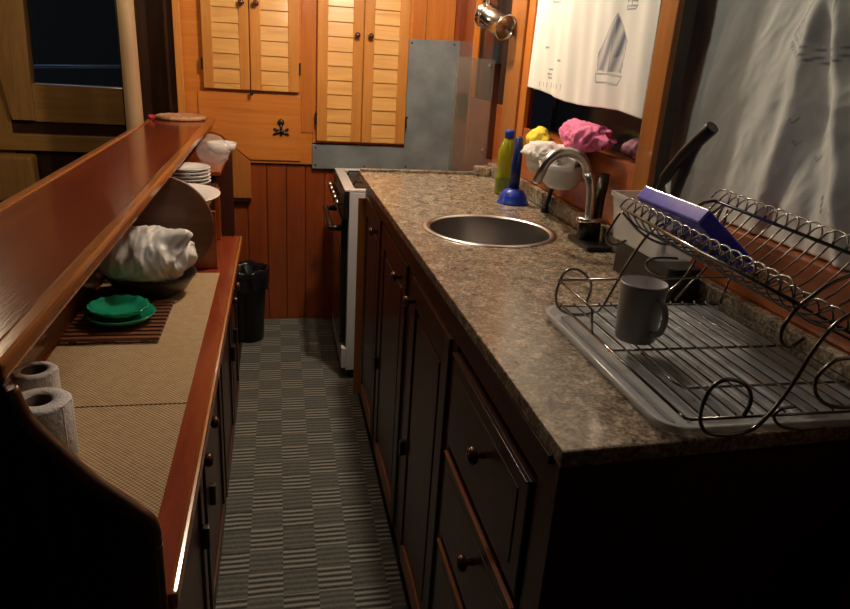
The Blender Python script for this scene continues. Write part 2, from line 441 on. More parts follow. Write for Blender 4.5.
# saloon beyond the raised shelf
w = MB()
SY = 4.0
w.box(-2.2, -1.36, SY, SY+.05, .0, 2.0, W_SALOONZ)
w.box(-1.25, -.66, SY-.01, SY+.06, .848, 1.040, W_SALOON, bev=.005)
w.box(-2.2, -.43, SY-.03, SY+.05, .70, .785, W_SALOON, bev=.005)
w.box(-2.2, -.43, SY+.005, SY+.05, .0, .70, W_BLACK)
w.box(-2.2, -.43, SY+.005, SY+.05, .70, .86, W_BLACK)
w.box(-2.2, -.43, SY, SY+.05, 1.75, 2.0, W_SALOON)
w.box(-.80, -.76, SY-.02, SY+.04, .85, 1.75, W_BLACK)
struct('wall_saloon', w)
w = MB()
w.prism([(-1.50, 2.0), (-1.20, 2.0), (-1.235, 1.05), (-1.235, .855), (-1.345, .855), (-1.38, 1.1)], 'y', SY-.03, SY+.05, W_SALOONZ, bev=.004)
struct('trim_5', w)
w = MB(); w.box(-.66, -.43, SY-.6, SY+.05, 0, 2.0, W_BLACK); w.box(-.47, -.43, YB+.01, SY-.6, 0, 2.0, W_BLACK); struct('wall_left', w)
w = MB(); w.box(-1.235, -.66, SY+.052, SY+.056, 1.04, 1.75, PANE); struct('window_4', w)
# seat bench under the saloon windows
t = thing('bench', 'dark saloon bench beyond the raised wooden shelf', 'bench', (-1.3, 3.55, 0))
w = MB(); w.box(-1.9, -.70, 3.30, 3.94, .0, .36, W_SALOON, bev=.01); w.obj('bench_base', None, t)
w = MB(); w.box(-1.9, -.72, 3.32, 3.92, .361, .45, SEAT, bev=.03); w.obj('cushion', None, t)
w = MB(); w.box(-1.9, -1.24, 3.86, 3.955, .45, .69, W_SALOONZ, bev=.02); w.obj('backrest', None, t)
# things outside the saloon window, lit by an added cool light
w = MB(); w.tube([(-1.9, 4.9, 1.06), (-.9, 4.9, 1.115)], .010, HULL); w.tube([(-1.9, 4.9, 1.06), (-1.9, 4.9, .4)], .012, HULL); w.tube([(-.9, 4.9, 1.115), (-.9, 4.9, .4)], .012, HULL)
o = w.obj('deck_rail'); tag(o, 'thin pale deck rail outside the dark saloon window', 'rail')
w = MB(); w.box(-2.6, -.4, 4.10, 6.5, .3, .40, HULL); struct('ground', w)

# ceiling post by the shelf
w = MB(); w.lathe([(.0, 0), (.033, 0), (.033, .98), (.031, 1.3), (.028, 1.99), (0, 1.99)], -.565, 3.0, W_POLE, n=28)
o = w.obj('wooden_pole', loc=(-.565, 3.0, 0)); tag(o, 'pale round wooden pole rising behind the far end of the raised shelf', 'pole')

# ================================================================== RIGHT SIDE
# cabinet
cab = thing('base_cabinet', 'dark mahogany base cabinet under the granite worktop with doors and drawers', 'cabinet', (.5, 1.5, 0))
b = MB()
b.box(.315, .755, .607, .625, .03, .876, W_DARK); b.box(.315, .755, 2.407, 2.425, .03, .876, W_DARK); b.box(.745, .758, .607, 2.425, .03, .876, W_DARK)
b.box(.316, .745, .625, 2.407, .03, .048, W_DARK); b.box(.316, .745, 1.07, 1.085, .05, .87, W_DARK)
b.box(.340, .76, .62, 2.41, 0, .03, W_BLACK)
b.box(.306, .316, .605, 2.43, .825, .876, W_DARKY, bev=.002)
b.box(.308, .316, .605, 2.43, .03, .055, W_DARKY, bev=.002)
for ya, yb in ((.605, .662), (1.062, 1.092), (1.462, 1.535), (1.955, 1.995), (2.372, 2.43)):
    b.box(.306, .316, ya, yb, .055, .825, W_DARK, bev=.002)
b.obj('carcass', None, cab)
def knob_at(parent, x, y, z, d=-1, mat=W_KNOB, r=.013, name='knob', axis='x'):
    k = MB(); prof = [(0, 0), (.006, 0), (.005, .010), (r*.85, .014), (r, .020), (r*.8, .026), (0, .028)]
    if axis == 'x': R = Matrix.Rotation(math.radians(90*d), 3, 'Y')
    else: R = Matrix.Rotation(math.radians(90), 3, 'X')
    k.lathe(prof, x, y, mat, n=16, cz=z, rot=R)
    return k.obj(name, None, parent)
for ya, yb, ky in ((1.996, 2.370, 2.05), (1.537, 1.953, 1.60), (1.094, 1.460, 1.42)):
    d = MB()
    z0, z1 = .058, .822
    d.box(.304, .3155, ya, yb, z0, z1, W_DARK, bev=.003)
    # raised frame and panel with an arched foot
    d.box(.299, .305, ya, ya+.05, z0, z1, W_DARK, bev=.003); d.box(.299, .305, yb-.05, yb, z0, z1, W_DARK, bev=.003)
    d.box(.299, .305, ya+.05, yb-.05, z1-.06, z1, W_DARKY, bev=.003)
    ym = (ya+yb)/2; hw = (yb-ya)/2-.05
    arch = [(ya+.05, z0), (yb-.05, z0), (yb-.05, z0+.045)] + [(ym+hw*math.cos(a), z0+.045+.02*math.sin(a)) for a in [PI*k/8 for k in range(1, 8)]] + [(ya+.05, z0+.045)]
    d.prism(arch, 'x', .299, .305, W_EDGE, bev=.001)
    d.box(.301, .305, ya+.07, yb-.07, z0+.09, z1-.08, W_DARK, bev=.004)
    do = d.obj('door', None, cab)
    knob_at(do, .299, ky, .775)
    if ky < 1.8:
        k = MB(); k.box(.286, .300, yb-.030, yb-.016, .36, .40, DKMET, bev=.003); k.obj('latch', None, do)
for k, (z0, z1) in enumerate(((.630, .812), (.430, .612), (.225, .412))):
    d = MB()
    d.box(.300, .316, .668, 1.058, z0, z1, W_DARK, bev=.003)
    d.box(.296, .302, .668, 1.058, z1-.003, z1, W_EDGE if k else W_DARKY, bev=.001)  # copper strip paints the highlight along the lower drawer tops
    d.box(.2985, .301, .70, 1.026, z0+.03, z1-.03, W_DARK, bev=.001)
    do = d.obj('drawer', None, cab)
    knob_at(do, .2985, .84, (z0+z1)/2+.02, r=.015)
d = MB(); d.box(.300, .316, .668, 1.058, .06, .212, W_DARK, bev=.004); d.obj('drawer', None, cab)

# worktop with round sink cut out
SX, SYK, SR = .5155, 1.592, .156
# centre slab ring built as quads between circle and rectangle
def slab_with_hole(x0, x1, y0, y1, z0, z1, cx, cy, r, m):
    mb = MB(); i = mb.mi(m); bm = mb.bm; n = 96
    def edgept(a):
        dx, dy = math.cos(a), math.sin(a); t = 1e9
        if dx > 1e-9: t = min(t, (x1-cx)/dx)
        if dx < -1e-9: t = min(t, (x0-cx)/dx)
        if dy > 1e-9: t = min(t, (y1-cy)/dy)
        if dy < -1e-9: t = min(t, (y0-cy)/dy)
        return (cx+dx*t, cy+dy*t)
    angs = sorted([2*PI*k/n for k in range(n)]+[math.atan2(y-cy, x-cx) % (2*PI) for x in (x0, x1) for y in (y0, y1)])
    R = []
    for a in angs:
        ex, ey = edgept(a); hx, hy = cx+r*math.cos(a), cy+r*math.sin(a)
        R.append([bm.verts.new(p) for p in ((hx, hy, z1), (ex, ey, z1), (ex, ey, z0), (hx, hy, z0))])
    N_ = len(R)
    for k in range(N_):
        A, B = R[k], R[(k+1) % N_]
        for j in range(4):
            q = bm.faces.new([A[j], B[j], B[(j+1) % 4], A[(j+1) % 4]]); q.material_index = i
    return mb
s = slab_with_hole(.303, .757, .597, 2.428, .878, .900, SX, SYK, SR, GRANITE)
for v in s.bm.verts:
    if v.co.y < .60: v.co.y += (v.co.x-.303)*.05
    if v.co.x < .3035: v.co.x -= (v.co.y-.6)/1.83*.023
wt = s.obj('worktop', loc=(.5, 1.5, .878)); tag(wt, 'long speckled brown granite worktop with a round hole for the sink', 'worktop')
bv = wt.modifiers.new('bev', 'BEVEL'); bv.width = .003; bv.segments = 2; bv.limit_method = 'ANGLE'; bv.angle_limit = math.radians(50)
s = MB(); s.box(.757, .779, .620, 2.43, .9005, .944, GRANITE, bev=.002); s.obj('backsplash', None, wt)
s = MB(); s.box(.284, .72, 2.415, 2.430, .9005, .910, GRANITE, bev=.003); s.box(.70, .755, 2.38, 2.43, .9005, .935, GRANITE, bev=.008); s.obj('end_lip', None, wt)
s = MB(); s.box(.300, .307, .625, 2.425, .866, .8775, W_DARKY); s.obj('underside_trim', None, wt)

# sink
sk = thing('sink', 'round stainless steel sink bowl set into the granite worktop', 'sink', (SX, SYK, .9))
s = MB(); s.lathe([(SR+.012, .9008), (SR+.010, .9032), (SR-.002, .9035), (SR-.006, .899)], SX, SYK, STEEL, n=72); s.obj('rim', None, sk)
s = MB(); s.lathe([(SR-.003, .9015), (SR-.008, .880), (SR-.014, .80), (SR-.030, .765), (SR-.06, .752), (.03, .748), (0, .747)], SX, SYK, SINKM, n=72); s.obj('bowl', None, sk)
s = MB(); s.lathe([(0, .7505), (.022, .7505), (.028, .7535), (.031, .7500)], SX, SYK, CHROME, n=24); s.obj('drain', None, sk)

# faucet
fa = thing('faucet', 'chrome gooseneck faucet with dark lever behind the sink', 'faucet', (.725, 1.47, .9))
s = MB(); s.box(.690, .752, 1.395, 1.515, .9005, .912, DKMET, bev=.006); s.obj('base_plate', None, fa)
s = MB(); s.lathe([(0, .912), (.024, .912), (.023, .95), (.021, .955), (0, .955)], .722, 1.475, DKMET, n=24)
s.lathe([(0, .954), (.030, .954), (.031, .961), (.026, .965), (0, .965)], .722, 1.475, CHROME, n=28); s.obj('body', None, fa)
pts = [(.724, 1.478, .962), (.722, 1.482, 1.02), (.716, 1.487, 1.05)] + [(.656+.058*math.cos(a), 1.50, 1.056+.054*math.sin(a)) for a in [math.radians(d) for d in range(5, 171, 11)]] + [(.592, 1.51, 1.038)]
s = MB(); s.tube(smooth_path(pts, 4), .0115, STEEL, n=14); s.obj('spout', None, fa)
s = MB(); s.tube([(.738, 1.465, .905), (.744, 1.475, .955), (.750, 1.490, 1.0), (.760, 1.505, 1.062)], [.013, .010, .012, .014], DKMET, n=12); s.obj('lever', None, fa)
s = MB(); s.tube([(.752, 1.66, .9475), (.745, 1.80, .945)], .003, DKMET)
s.bm.free()
# slim upright rod
s = MB(); s.tube(smooth_path([(.742, 1.80, .903), (.746, 1.79, .95), (.750, 1.775, 1.0)]), [.006]*13, BLACKP, n=8)
s.lathe([(0, 0), (.012, 0), (.010, .018), (0, .02)], .742, 1.80, BLACKP, n=14, cz=.9006)
o = s.obj('black_rod'); tag(o, 'slim black rod standing behind the sink against the backsplash', 'brush')

# plunger
pg = thing('plunger', 'blue sink plunger with dark handle standing beside the round sink', 'plunger', (.687, 1.925, .9))
s = MB(); s.lathe([(0, .946), (.014, .946), (.030, .938), (.041, .922), (.043, .908), (.048, .904), (.048, .9006), (.044, .9006), (.040, .915), (0, .930)], .687, 1.925, BLUEP, n=36); s.obj('rubber_cup', None, pg)
s = MB(); s.lathe([(0, .944), (.016, .944), (.015, 1.0), (.013, 1.09), (.0, 1.098)], .687, 1.925, NAVY, n=20); s.obj('handle', None, pg)

# dish soap bottle
bt = thing('dish_soap_bottle', 'yellow green dish soap bottle with blue cap behind the blue plunger', 'bottle', (.705, 2.06, .9))
s = MB(); s.lathe([(0, .9006), (.030, .9006), (.032, .908), (.031, .96), (.026, .975), (.031, .99), (.030, 1.035), (.018, 1.068), (.012, 1.078), (0, 1.078)], .703, 2.06, LIQ, n=28, sy=.75); s.obj('bottle_body', None, bt)
s = MB(); s.lathe([(.0324, .915), (.0324, .955)], .703, 2.06, LABEL, n=28, sy=.75); s.obj('bottle_label', None, bt)
s = MB(); s.lathe([(0, 1.076), (.015, 1.076), (.015, 1.096), (.012, 1.100), (0, 1.100)], .703, 2.06, BLUEP, n=20); s.obj('cap', None, bt)

# hanging bowl with cloths
bw = thing('hanging_bowl', 'white plastic bowl fixed to the wooden wall above the faucet holding cloths', 'bowl', (.72, 1.68, .99))
s = MB(); s.lathe([(0, .998), (.030, .998), (.046, 1.012), (.056, 1.045), (.059, 1.062), (.056, 1.062), (.050, 1.040), (.040, 1.015), (0, 1.006)], .716, 1.66, WHITEP, n=40, sy=1.15); s.obj('bowl_shell', None, bw)
s = MB(); s.box(.760, .780, 1.63, 1.69, 1.02, 1.055, WHITEP, bev=.003); s.obj('wall_hook', None, bw)
s = MB(); s.blob((.712, 1.73, 1.068), (.056, .125, .034), WHITEC, seed=3, amp=.40, freq=16, sub=5); s.blob((.708, 1.815, 1.045), (.030, .07, .032), WHITEC, seed=8, amp=.4, freq=18)
o = s.obj('dish_cloth'); tag(o, 'crumpled white dish cloth draped over the hanging bowl', 'cloth')
s = MB(); s.blob((.748, 1.935, 1.090), (.032, .068, .038), YELLOW, seed=5, amp=.35, freq=16)
o = s.obj('dish_cloth'); tag(o, 'crumpled yellow cloth left of the pink cloth above the sink', 'cloth')
s = MB(); s.blob((.758, 1.640, 1.132), (.052, .130, .038), PINK, seed=1, amp=.42, freq=17, sub=5)
o = s.obj('dish_cloth'); tag(o, 'bundled bright pink cloth on the window ledge above the faucet', 'cloth')
s = MB(); s.blob((.835, 1.50, 1.120), (.035, .05, .028), plain('mauve_cloth', (.35, .16, .20), .9, noise=.1), seed=11, amp=.35, freq=22)
o = s.obj('dish_cloth'); tag(o, 'small mauve cloth in the dark window recess beside the wooden post', 'cloth')

# stove
st = thing('cooker', 'white enamel gas cooker with black oven door beyond the worktop', 'cooker', (.5, 2.75, 0))
s = MB(); s.box(.262, .74, 2.56, 3.06, .05, .796, ENAMEL, bev=.004); s.obj('body', None, st)
s = MB(); s.box(.236, .262, 2.59, 3.04, .16, .68, OVENB, bev=.004); s.box(.2345, .237, 2.64, 2.98, .26, .56, OVENB)
do = s.obj('oven_door', None, st)
s = MB(); s.tube([(.236, 2.63, .64), (.200, 2.63, .64), (.200, 2.99, .64), (.236, 2.99, .64)], .012, DKMET, n=12); s.obj('oven_handle', None, do)
s = MB(); s.box(.240, .262, 2.56, 3.06, .69, .79, BLACKP, bev=.003); s.obj('control_panel', None, st)
for k in range(5):
    knob_at(st, .240, 2.62+k*.095, .74, mat=STEEL, r=.018, name='control_knob')
s = MB(); s.box(.244, .262, 2.56, 3.06, .06, .15, ENAMEL, bev=.003); s.obj('bottom_drawer', None, st)
s = MB(); s.box(.244, .285, 2.56, 3.06, .796, .806, ENAMEL, bev=.003); s.box(.285, .74, 2.56, 2.59, .796, .806, ENAMEL, bev=.003); s.box(.285, .74, 3.03, 3.06, .796, .806, ENAMEL, bev=.003)
s.box(.285, .74, 2.59, 3.03, .7962, .799, BLACKP); s.obj('hob', None, st)
for x, y in ((.38, 2.69), (.38, 2.93), (.62, 2.69), (.62, 2.93)):
    s = MB(); s.lathe([(0, .809), (.035, .809), (.045, .806), (.048, .7992)], x, y, DKMET, n=24)
    for a in range(4):
        dx, dy = math.cos(a*PI/2), math.sin(a*PI/2)
        s.tube([(x+dx*.02, y+dy*.02, .814), (x+dx*.085, y+dy*.085, .814), (x+dx*.09, y+dy*.09, .799)], .004, BLACKP, n=6)
    s.obj('burner', None, st)
for x in (.29, .71):
    for y in (2.60, 3.02):
        s = MB(); s.lathe([(0, 0), (.016, 0), (.012, .05), (0, .05)], x, y, BLACKP, n=14, cz=.0005 if x > .3 else .0072); s.obj('foot', None, st)
# filler board between cooker and cabinet
s = MB(); s.box(.282, .312, 2.4315, 2.440, .0075, .80, W_BRAC); 
o = s.obj('filler_board'); tag(o, 'narrow upright wooden filler board between cooker and dark cabinet', 'board')

# metal splash plate and smoked guard
s = MB(); s.prism([(.155, .768), (.858, .778), (.832, 1.372), (.588, 1.366), (.588, .883), (.155, .880)], 'y', YB-.024, YB-.0165, SHEET, bev=.001)
sp = s.obj('splash_plate'); tag(sp, 'grey sheet metal splash plate screwed to the bulkhead behind the cooker', 'plate')
s = MB()
for x, z in ((.60, 1.35), (.80, 1.355), (.595, 1.02), (.17, .865), (.17, .785), (.40, .785), (.60, .79)):
    s = MB(); s.lathe([(0, 0), (.005, 0), (.004, .002), (0, .003)], x, YB-.0242, DKMET, n=10, cz=z, rot=Matrix.Rotation(PI/2, 3, 'X')); s.obj('screw', None, sp)
gp = thing('splash_guard', 'smoky see-through splash guard standing at the far end of the worktop', 'guard', (.67, 2.47, .84))
s = MB(); s.prism([(.618, .835), (.758, .835), (.760, 1.30), (.618, 1.305)], 'y', 2.468, 2.474, GUARD); s.obj('pane', None, gp)
s = MB()
for z in (1.28, .985):
    s = MB(); s.lathe([(0, 0), (.005, 0), (.004, .003), (0, .004)], .742, 2.467, CHROME, n=12, cz=z, rot=Matrix.Rotation(PI/2, 3, 'X')); s.obj('fixing_screw', None, gp)
s = MB(); s.box(.758, .782, 2.463, 2.479, .95, 1.29, W_DARK, bev=.002); s.obj('holding_strip', None, gp)

# metal cylinder spot lamp by the far post
lp = thing('spot_lamp', 'shiny steel cylinder lamp hanging by the far window post', 'lamp', (.72, 2.42, 1.4))
A = Vector((.686, 2.42, 1.445)); B = Vector((.735, 2.30, 1.40)); dd = (B-A).normalized()
q = Vector((0, 0, 1)).rotation_difference(dd).to_matrix(); LN = (B-A).length
s = MB(); s.lathe([(0, 0), (.030, 0), (.040, .006), (.041, .012), (.037, .016), (.037, .030), (.041, .034), (.041, .039), (.036, .043), (.038, LN-.01), (.043, LN), (.038, LN), (.036, LN-.02), (.036, .05), (0, .048)], A.x, A.y, CHROME, n=36, cz=A.z, rot=q)
s.obj('lamp_shade', None, lp)
s = MB(); s.tube(smooth_path([(.695, 2.40, 1.46), (.700, 2.40, 1.52), (.735, 2.40, 1.56), (.785, 2.40, 1.57)]), .008, CHROME, n=10); s.obj('lamp_arm', None, lp)
s = MB(); s.lathe([(0, 0), (.028, 0), (.028, .008), (0, .008)], .7675, 2.35, CHROME, n=20, cz=1.57, rot=Matrix.Rotation(-PI/2, 3, 'Y')); s.obj('wall_plate', None, lp)

# ================================================================== LOUVRED CUPBOARDS
def cupboard(name, label, x0, xm, x1, z0, z1, kz, first_slat):
    t = thing(name, label, 'cupboard', ((x0+x1)/2, YB-.03, z0))
    s = MB(); s.box(x0-.002, x1+.002, YB-.022, YB-.0165, z0-.002, z1, W_STILE); s.obj('frame', None, t)
    for a, b, kx in ((x0, xm-.002, xm-.030), (xm+.002, x1, xm+.030)):
        d = MB(); y0, y1 = YB-.046, YB-.022; sw = .046 if b-a > .2 else .042
        d.box(a, a+sw, y0, y1, z0, z1, W_DOOR, bev=.003); d.box(b-sw, b, y0, y1, z0, z1, W_DOOR, bev=.003)
        d.box(a+sw, b-sw, y0+.002, y1, z0, z0+.022, W_SLAT, bev=.002)
        do = d.obj('door', None, t)
        zz = z0+.022; R = Matrix.Rotation(math.radians(-6), 3, 'X')
        s = MB()
        while zz < z1-.01:
            s.box(a+sw-.002, b-sw+.002, YB-.0425, YB-.0335, zz+.001, zz+.0625, W_SLAT, bev=.0025, rot=R); zz += .0615
        s.obj('louvres', None, do)
        knob_at(do, kx, YB-.046, kz, axis='y')
        s = MB(); hx = a-.004 if a == x0 else b+.004
        for hz in ((z0+.10), (z0+.75)):
            s = MB(); s.box(hx-.004, hx+.004, YB-.048, YB-.020, hz-.025, hz+.025, HINGE, bev=.001); s.obj('hinge', None, do)
    return t
CUPA = cupboard('louvred_cupboard', 'shorter louvred honey pine cupboard with two doors near the raised shelf', -.314, -.117, .093, 1.108, 1.92, 1.462, 0)
cupboard('louvred_cupboard', 'taller louvred honey pine cupboard beside the grey metal splash plate', .174, .378, .583, .899, 1.92, 1.365, 0)
s = MB(); s.box(-.120, -.106, YB-.052, YB-.044, 1.086, 1.106, HINGE, bev=.002)
o = s.obj('catch', None, CUPA)
# small metal ornament on the access panel
s = MB(); y = YB-.0245
s.tube([(.013, y-.004, .975), (.013, y-.004, .915)], .006, DKMET, n=8)
s.lathe([(0, -.006), (.014, -.005), (.016, 0), (.010, .006), (0, .006)], .013, y-.004, DKMET, n=16, cz=.972, rot=Matrix.Rotation(PI/2, 3, 'X'))
s.tube([(-.020, y-.004, .945), (.013, y-.004, .930), (.046, y-.004, .945)], .005, DKMET, n=8)
for q in ((-.022, .918), (.048, .918)):
    s.tube([(.013, y-.004, .935), (q[0], y-.004, q[1])], [.007, .004], DKMET, n=8)
o = s.obj('wall_ornament'); tag(o, 'small dark cast metal ornament on the orange plywood panel', 'ornament')

# ================================================================== CURTAINS
def sail_print(segs, fills):
    """segs: line strokes (p, q, width); fills: (polygon, strength)"""
    def f(u, v):
        val = 0
        for (ax, ay), (bx, by), wd in segs:
            dx, dy = bx-ax, by-ay; L2 = dx*dx+dy*dy
            t = max(0, min(1, ((u-ax)*dx+(v-ay)*dy)/L2)); d = math.hypot(u-ax-t*dx, v-ay-t*dy)
            if d < wd: val = max(val, .85*(1-(d/wd)**2))
        for poly, g in fills:
            ins = False; n = len(poly)
            for i in range(n):
                (x1, y1), (x2, y2) = poly[i], poly[(i+1) % n]
                if (y1 > v) != (y2 > v) and u < (x2-x1)*(v-y1)/(y2-y1)+x1: ins = not ins
            if ins:
                val = max(val, g*(.65+.35*math.sin(u*130+v*60)))
        return val
    return f
def curtain(name, label, ys, zbot, ztop, xf, pr, mat, ny, nz):
    bm = bmesh.new(); lay = bm.verts.layers.float.new('print'); G = []
    for i in range(ny+1):
        row = []; u = i/ny; y = ys(u)
        for j in range(nz+1):
            v = j/nz; zb = zbot(u); z = zb+(ztop-zb)*v
            vt = bm.verts.new((xf(y, z), y, z)); vt[lay] = pr(y, z); row.append(vt)
        G.append(row)
    for i in range(ny):
        for j in range(nz):
            f = bm.faces.new([G[i][j], G[i+1][j], G[i+1][j+1], G[i][j+1]]); f.smooth = True
    me = bpy.data.meshes.new(name); me.materials.append(mat); bm.to_mesh(me); bm.free()
    o = bpy.data.objects.new(name, me); C.objects.link(o)
    sd = o.modifiers.new('thick', 'SOLIDIFY'); sd.thickness = .0012
    return tag(o, label, 'curtain')
# curtain 1
def boat(cy, cz, h, w):
    """line-drawn sailing boat; y decreases to the right of the picture"""
    hull = [(cy+w*.55, cz), (cy-w*.5, cz-.002), (cy-w*.38, cz-h*.16), (cy+w*.5, cz-h*.15)]
    segs = [(hull[k], hull[(k+1) % 4], .0022) for k in range(4)]
    segs += [((cy+.002, cz), (cy-w*.05, cz+h), .0020), ((cy-w*.05, cz+h), (cy-w*.55, cz+h*.55), .0018), ((cy-w*.55, cz+h*.55), (cy-w*.45, cz+.004), .0018),
             ((cy-w*.05, cz+h), (cy+w*.55, cz+h*.35), .0018), ((cy+w*.55, cz+h*.35), (cy+w*.5, cz+.006), .0018)]
    fills = [([(cy-w*.05, cz+h), (cy-w*.55, cz+h*.55), (cy-w*.48, cz+h*.35), (cy-w*.05, cz+h*.25)], 1.0),
             ([(cy-w*.05, cz+h*.95), (cy+w*.55, cz+h*.35), (cy+w*.5, cz+.006), (cy-w*.45, cz+.006), (cy-w*.5, cz+h*.5)], .80)]
    return segs, fills
S, F = boat(1.60, 1.285, .135, .115)
s2, f2 = boat(1.535, 1.435, .05, .045); S += s2; F += f2
s2, f2 = boat(1.985, 1.475, .06, .05); S += s2; F += f2
for (a, b_) in ((1.99, 1.262), (1.995, 1.272), (1.99, 1.285), (2.03, 1.345), (1.93, 1.31)):
    S += [((a, b_), (a-.022, b_-.001), .0035)]
for k in range(7): S += [((2.05-.028*k, 1.247), (2.05-.028*k, 1.235), .0022)]
curtain('curtain', 'short bright white curtain printed with small sailing boats over the far window',
    lambda u: 2.245-u*.840, lambda u: 1.224-.028*u+.006*math.sin(u*9), 1.70,
    lambda y, z: .7775+.003*math.sin(y*30+z*4)+.0015*math.sin(y*77-z*9)+.010*math.exp(-((y-1.52)/.03)**2)*(1.5-z)*2,
    sail_print(S, F), CURT1, 300, 150)
# curtain 2
S, F = [], []
for dz in (0, -.012, -.018):
    pts = [(1.075, 1.372+dz), (1.04, 1.352+dz), (.99, 1.345+dz), (.94, 1.352+dz), (.905, 1.365+dz)]
    for p_, q_ in zip(pts, pts[1:]): S += [(p_, q_, .0016)]
S += [((1.075, 1.372), (1.02, 1.46), .0018), ((1.06, 1.45), (1.045, 1.36), .0014), ((.985, 1.45), (.985, 1.35), .0014)]
F += [([(1.07, 1.375), (1.02, 1.46), (.99, 1.46), (1.0, 1.35)], .35)]
for (a, b_) in ((1.02, 1.205), (.975, 1.185), (.955, 1.225), (1.03, 1.24), (.90, 1.11)):
    S += [((a, b_), (a-.007, b_-.007), .0016), ((a-.007, b_-.007), (a-.015, b_+.001), .0016)]
S += [((.93, 1.13), (.922, 1.105), .002), ((.927, 1.13), (.918, 1.105), .002)]
def fold2(y, z):
    d = (y-.78)+.42*(z-1.05)
    a = .0045*math.sin(d*29)+.0025*math.sin(d*71+1)
    from mathutils import noise as _n
    a += .010*_n.noise(Vector((d*7, z*5, 0)))+.005*_n.noise(Vector((y*19, z*13, 3)))+.0035*abs(_n.noise(Vector((y*38+z*12, z*26, 7))))
    a += .016*math.exp(-(((y-1.045)-.10*(1.2-z))/.022)**2)*-1
    a += -.022*math.exp(-((y-.93-.36*(z-1.25))/.020)**2)
    a += .012*math.exp(-((y-.985-.20*(z-1.3))/.022)**2)
    a += -.014*math.exp(-((y-.82-.28*(z-1.2))/.013)**2)
    return .848+a*.7
curtain('curtain', 'long grey green curtain printed with sailing boats behind the dish rack',
    lambda u: 1.405-u*1.35, lambda u: 1.0335, 1.70, fold2, sail_print(S, F), CURT2, 380, 170)

# ================================================================== DISH RACK
def oval(cx, cy, z, rx, ry): pass
# drip tray
tr = thing('drip_tray', 'clear plastic drip tray under the chrome dish rack', 'tray', (.60, .80, .9))
P = rounded_rect(.432, .752, .610, 1.022, .035)
s = MB(); i = s.mi(TRAYP)
def loop(P, off, z):
    cx = sum(p[0] for p in P)/len(P); cy = sum(p[1] for p in P)/len(P)
    return [s.bm.verts.new((cx+(p[0]-cx)*(1-off/.16), cy+(p[1]-cy)*(1-off/.21), z)) for p in P]
L1 = loop(P, 0, .9125); L2 = loop(P, .007, .9125); L3 = loop(P, .014, .9035); L0 = loop(P, .004, .9015); L4 = loop(P, .004, .9008)
for A, B in ((L4, L0), (L0, L1), (L1, L2), (L2, L3)):
    for k in range(len(A)):
        q = s.bm.faces.new([A[k], A[(k+1) % len(A)], B[(k+1) % len(A)], B[k]]); q.material_index = i; q.smooth = True
s.bm.faces.new(L3).material_index = i
s.obj('tray_shell', None, tr, recalc=False)
s = MB()
for k in range(13): s.box(.458+.0215*k, .464+.0215*k, .64, .985, .9036, .9062, TRAYP, bev=.001)
s.obj('tray_ribs', None, tr)

rk = thing('dish_rack', 'two tier chrome wire dish rack with scroll ends on the granite worktop', 'dish rack', (.60, .81, .9))
WR = .0018
def wires(name, paths, r=WR, m=WIRE, n=7):
    s = MB()
    for p in paths: s.tube(p, r, m, n=n)
    return s.obj(name, None, rk)
# lower basket
g = []
for k in range(14):
    x = .458+k*.0225
    g.append([(x, .616, .925), (x, .990, .925), (x, .992, .928)])
wires('base_grid', g, .0015, CHROME)  # brighter metal paints the highlights on the grid wires
wires('base_frame', [[(.465, .614, .9225), (.756, .614, .9225)], [(.456, .81, .9222), (.756, .81, .9222)], [(.456, .990, .9222), (.756, .990, .9222)],
                     [(.456, .625, .925), (.456, .99, .925)], [(.456, .625, .925), (.459, .616, .9235), (.466, .614, .9225)], [(.512, .700, .917), (.756, .700, .917)], [(.512, .700, .917), (.503, .712, .919), (.503, .80, .921)]], .0019)
wires('lower_rail', [[(.447, .990, .968), (.757, .990, .972), (.760, .985, .972), (.762, .62, .972)], [(.449, .990, .967), (.450, .885, .966), (.455, .875, .960), (.456, .865, .926)],
                     [(.760, .985, .972), (.757, .990, .925)], [(.762, .62, .972), (.757, .618, .925)]], .0020)
def yz(pts, y): return [(x, y, z) for x, z in pts]
# near side scrolls
NY = .608
wires('side_scroll', [smooth_path(yz([(.529, .926), (.534, .944), (.528, .962), (.512, .973), (.495, .976), (.479, .968), (.472, .947), (.473, .925), (.484, .909), (.505, .9035), (.527, .9035), (.548, .910), (.565, .930), (.584, .966), (.599, 1.007), (.612, 1.032), (.627, 1.048), (.655, 1.062), (.69, 1.070), (.72, 1.082), (.735, 1.10)], NY), 5)], .0026)
wires('side_scroll', [smooth_path(yz([(.588, 1.024), (.570, 1.014), (.557, 1.021), (.555, 1.037), (.565, 1.058), (.58, 1.073), (.601, 1.089), (.635, 1.102), (.68, 1.105), (.715, 1.100)], NY+.004), 5)], .0026)
wires('side_scroll', [smooth_path(yz([(.700, .99), (.665, .996), (.637, .995), (.618, .975), (.621, .954), (.641, .937), (.672, .931), (.70, .94), (.715, .965), (.72, 1.0), (.735, 1.05), (.745, 1.095)], NY+.002), 5)], .0026)
wires('side_hook', [smooth_path(yz([(.600, .935), (.580, .932), (.574, .922), (.586, .910), (.611, .9035), (.65, .9035)], NY+.003), 5)], .0022)
